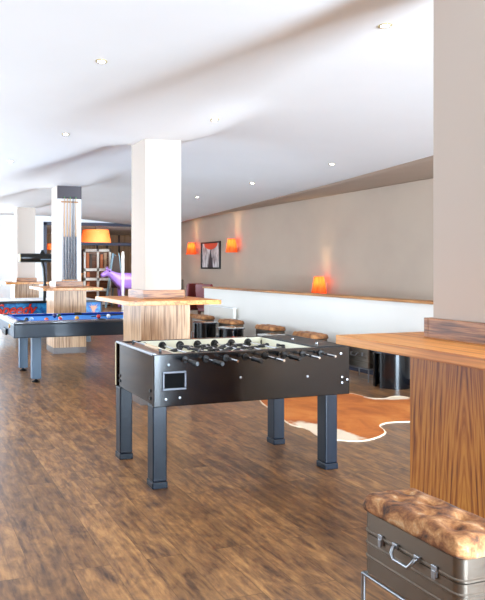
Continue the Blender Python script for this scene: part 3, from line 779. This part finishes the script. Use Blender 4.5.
# ------------------------------------------------------------------ burgundy chairs
def armchair(label):
    t = thing('dining_armchair', label, 'chair', group='burgundy chairs beyond the parapet')
    G().rrect([(0.42, 0.03), (0.44, 0), (0.50, 0), (0.52, 0.03)], 0.25, 0.25, 0.06).build('seat', 'burgundy', t, smooth='auto')
    g = G(); g.rrect([(0.50, 0.01), (0.55, 0), (1.0, 0), (1.06, 0.015)], 0.045, 0.25, 0.03).xf(Matrix.Translation((0.22, 0, 0)) @ Matrix.Rotation(R(6), 4, 'Y') @ Matrix.Translation((-0.05, 0, 0)))
    g.build('backrest', 'burgundy', t, smooth='auto')
    for s in (-1, 1): G().rrect([(0.50, 0.01), (0.52, 0), (0.68, 0), (0.70, 0.01)], 0.22, 0.03, 0.02).xf(Matrix.Translation((0, s * 0.22, 0))).build('armrest', 'burgundy', t, smooth='auto')
    for sx in (-1, 1):
        for sy in (-1, 1): G().tube([(sx * 0.21, sy * 0.21, 0), (sx * 0.20, sy * 0.20, 0.43)], [0.014, 0.022], 8).build('leg', 'wallnut', t)
    return t
a0 = armchair('burgundy armchair right beside the white column, seen above the bar tabletop'); a0.location = (6.45, 13.75, 0); a0.rotation_euler = (0, 0, R(-70))
a1 = copy_tree(a0, label='burgundy armchair whose back peeks over the end of the parapet'); a1.location = (6.75, 13.0, 0); a1.rotation_euler = (0, 0, R(200))
# olive bench back behind them
t = thing('bench', 'olive upholstered bench behind the burgundy chairs at the wall', 'bench', (6.55, 15.0, 0))
G().rrect([(0.40, 0.02), (0.42, 0), (0.48, 0), (0.50, 0.02)], 0.5, 0.26, 0.05).build('seat', 'olive', t, smooth='auto')
G().rrect([(0.50, 0.0), (1.10, 0), (1.12, 0.02)], 0.5, 0.05, 0.04).xf(Matrix.Translation((0, 0.24, 0))).build('backrest', 'olive', t, smooth='auto')
for sx in (-0.42, 0.42):
    for sy in (-0.2, 0.2): G().cyl((sx, sy, 0), (sx, sy, 0.41), 0.02, 8).build('leg', 'wallnut', t)

# ------------------------------------------------------------------ recessed ceiling lights
M['spot_face'] = mat_emit('spot_face', (255, 246, 230), (255, 238, 208), 22)
def spot(x, y, label, energy=9):
    z = ceil_z(x, y)
    e = 0.05; nrm = Vector((ceil_z(x + e, y) - ceil_z(x - e, y), ceil_z(x, y + e) - ceil_z(x, y - e), -2 * e)).normalized()
    t = thing('ceiling_spotlight', label, 'ceiling light', (x, y, z), group='recessed ceiling spotlights')
    t.rotation_mode = 'QUATERNION'; t.rotation_quaternion = nrm.to_track_quat('-Z', 'Y')
    G().lathe([(0.030, 0.004), (0.046, 0.004), (0.050, -0.004), (0.044, -0.008), (0.030, -0.006)], seg=28).build('ring', 'chrome', t, smooth='auto') if False else \
        G().lathe([(0.024, 0.002), (0.040, 0.002), (0.042, -0.004), (0.036, -0.006), (0.025, -0.005)], seg=28, close=False).build('ring', 'beige', t, smooth='auto')
    G().lathe([(0.025, 0.0), (0.025, -0.004), (0.018, -0.006)], seg=20).build('lamp_face', 'spot_face', t)
    l = bpy.data.lights.new('spot_beam', 'SPOT'); l.energy = energy; l.color = (1, 0.84, 0.62); l.spot_size = R(110); l.spot_blend = 0.7; l.shadow_soft_size = 0.04
    o = bpy.data.objects.new('spot_beam', l); COL.objects.link(o); o.parent = t; o.location = (0, 0, -0.03)
for x, y, l in ((1.30, 4.155, 'ceiling spotlight at the upper left, nearest of the left row'),
                (2.84, 3.18, 'ceiling spotlight beside the nearest column at the top right'),
                (2.87, 5.48, 'ceiling spotlight above the right of the white column'),
                (1.64, 6.53, 'second ceiling spotlight of the left row, above the left side of the white column'),
                (1.35, 8.40, 'third ceiling spotlight of the left row, at the left edge'),
                (5.16, 6.70, 'nearest ceiling spotlight of the row toward the taupe wall'),
                (5.23, 8.73, 'middle ceiling spotlight of the row toward the taupe wall'),
                (5.33, 10.89, 'farthest ceiling spotlight of the row toward the taupe wall')):
    spot(x, y, l)

# ------------------------------------------------------------------ lounge behind the glass
M['orange_lamp'] = mat_emit('orange_drum_shade', (222, 88, 24), (255, 100, 24), 0.12)
t = thing('pendant_lamp', 'large orange drum pendant lamp behind the glass partition', 'pendant lamp', (5.93, 19.6, 0))
G().lathe([(0.52, 2.20), (0.43, 2.66)], seg=36, close=False).build('lamp_shade', 'orange_lamp', t, smooth='auto')
G().cyl((0, 0, 2.5), (0, 0, 2.85), 0.01, 8).build('cord', 'rubber', t)
G().lathe([(0.01, 2.38), (0.05, 2.42), (0.05, 2.48), (0.02, 2.53)], seg=12).build('bulb', 'bulb', t)
t = thing('pendant_lamp', 'small orange pendant lamp behind the glass, left of the cue rack column', 'pendant lamp', (4.42, 19.6, 0))
G().lathe([(0.15, 2.0), (0.11, 2.2)], seg=24, close=False).build('lamp_shade', 'orange_lamp', t, smooth='auto')
G().cyl((0, 0, 2.1), (0, 0, 2.85), 0.008, 8).build('cord', 'rubber', t)
t = thing('display_cabinet', 'white framed display cabinet with dark shelves behind the glass partition', 'cabinet', (6.78, 22.2, 0))
G().box(-0.52, 0.52, 0.0, 0.35, 0.0, 2.1).build('body', 'wallnut', t)
g = G()
for x in (-0.53, -0.02, 0.45): g.box(x, x + 0.08, -0.04, 0.0, 0.05, 2.12)
for z in (0.05, 0.55, 0.95, 1.30, 2.02): g.box(-0.53, 0.53, -0.04, 0.0, z, z + 0.10)
g.build('door', 'white', t)
M['books'] = newmat('orange_spines', (196, 112, 70), 0.6)
for (x, z, h, mm) in ((-0.42, 1.42, 0.55, 'books'), (-0.30, 1.42, 0.5, 'slate'), (0.12, 1.42, 0.5, 'books'), (0.26, 1.42, 0.56, 'panel'), (-0.40, 1.08, 0.18, 'books'), (0.14, 1.08, 0.2, 'panel'), (-0.4, 0.66, 0.24, 'books')):
    G().box(x, x + 0.10, -0.025, -0.001, z, z + h).build('shelf_content', mm, t)
t = thing('display_board', 'dark display board on a pale easel behind the purple cow', 'display board', (7.2, 21.3, 0))
G().box(-0.17, 0.20, -0.02, 0.02, 0.7, 1.85).build('board', 'slate', t)
G().tube([(-0.40, -0.05, 0.0), (-0.10, 0.0, 1.95)], 0.045, 8).build('leg', 'paleblue', t)
G().tube([(0.36, -0.05, 0.0), (0.12, 0.0, 1.95)], 0.03, 8).build('leg', 'paleblue', t)
G().tube([(0.0, 0.45, 0.0), (0.0, 0.03, 1.9)], 0.03, 8).build('leg', 'paleblue', t)
t = thing('side_stool', 'tall wooden stool table left of the display cabinet', 'stool', (6.02, 21.9, 0))
G().lathe([(0.17, 1.19), (0.17, 1.23)], seg=20).build('seat', 'oak', t)
G().lathe([(0.16, 0.0), (0.09, 0.5), (0.06, 0.75), (0.09, 1.0), (0.11, 1.19)], seg=16).build('base', 'oak', t, smooth='auto')
t = thing('glass_post', 'tall pale cylindrical post standing in front of the purple cow', 'post', (6.88, 19.6, 0))
G().cyl((0, 0, 0), (0, 0, 1.95), 0.045, 14).build('shaft', 'curtain', t, smooth='auto'); G().cyl((0, 0, 0), (0, 0, 0.03), 0.14, 18).build('base', 'steel', t)

# purple cow
def cow():
    t = thing('cow_statue', 'glossy purple life-size cow statue behind the glass partition', 'statue', (7.55, 20.5, 0))
    me = bpy.data.meshes.new('body')
    V = []; E = []; RR = []
    def v(x, y, z, r, r2=None, par=None):
        V.append((x, y, z)); RR.append((r, r2 or r))
        if par is not None: E.append((par, len(V) - 1))
        return len(V) - 1
    p0 = v(0.75, 0, 0.98, 0.25, 0.26)                       # pelvis (root)
    p1 = v(0.40, 0, 0.96, 0.27, 0.30, p0); p2 = v(0.0, 0, 0.95, 0.28, 0.31, p1); p3 = v(-0.38, 0, 0.98, 0.23, 0.28, p2)
    n1 = v(-0.62, 0, 1.08, 0.15, 0.20, p3); n2 = v(-0.80, 0, 1.20, 0.11, 0.14, n1)
    h1 = v(-0.93, 0, 1.25, 0.13, 0.125, n2); h2 = v(-1.06, 0, 1.18, 0.105, 0.10, h1); h3 = v(-1.18, 0, 1.13, 0.085, 0.075, h2)
    for s in (-1, 1):
        a = v(-0.42, s * 0.15, 0.72, 0.10, 0.11, p3); b_ = v(-0.42, s * 0.16, 0.42, 0.055, 0.06, a); c_ = v(-0.43, s * 0.16, 0.12, 0.042, 0.042, b_); v(-0.46, s * 0.16, 0.04, 0.055, 0.055, c_)
        a = v(0.72, s * 0.16, 0.72, 0.13, 0.16, p0); b_ = v(0.86, s * 0.17, 0.46, 0.06, 0.07, a); c_ = v(0.82, s * 0.17, 0.12, 0.045, 0.045, b_); v(0.79, s * 0.17, 0.04, 0.055, 0.055, c_)
    tl = v(1.0, 0, 1.02, 0.05, 0.05, p0); tl2 = v(1.05, 0, 0.7, 0.02, 0.02, tl); v(1.05, 0, 0.4, 0.035, 0.035, tl2)
    me.from_pydata(V, E, []); o = bpy.data.objects.new('body', me); COL.objects.link(o); o.parent = t
    sk = o.modifiers.new('skin', 'SKIN'); su_ = o.modifiers.new('sub', 'SUBSURF'); su_.levels = 2; su_.render_levels = 2
    for i, r_ in enumerate(RR): me.skin_vertices[0].data[i].radius = r_
    me.skin_vertices[0].data[0].use_root = True
    sk.use_smooth_shade = True
    me.materials.append(M['purple'])
    for s in (-1, 1):
        G().tube([(-0.88, s * 0.08, 1.30), (-0.88, s * 0.17, 1.33), (-0.88, s * 0.25, 1.30)], [0.02, 0.05, 0.01], 10).build('ear', 'purple', t, smooth='auto')
        G().tube([(-0.92, s * 0.05, 1.33), (-0.93, s * 0.09, 1.40), (-0.95, s * 0.08, 1.47)], [0.022, 0.016, 0.005], 8).build('horn', 'purple', t, smooth='auto')
        g = G(); bmesh.ops.create_uvsphere(g.bm, u_segments=10, v_segments=8, radius=0.018); g.build('eye', 'rubber', t, smooth=True, loc=(-1.0, s * 0.075, 1.24))
cow()
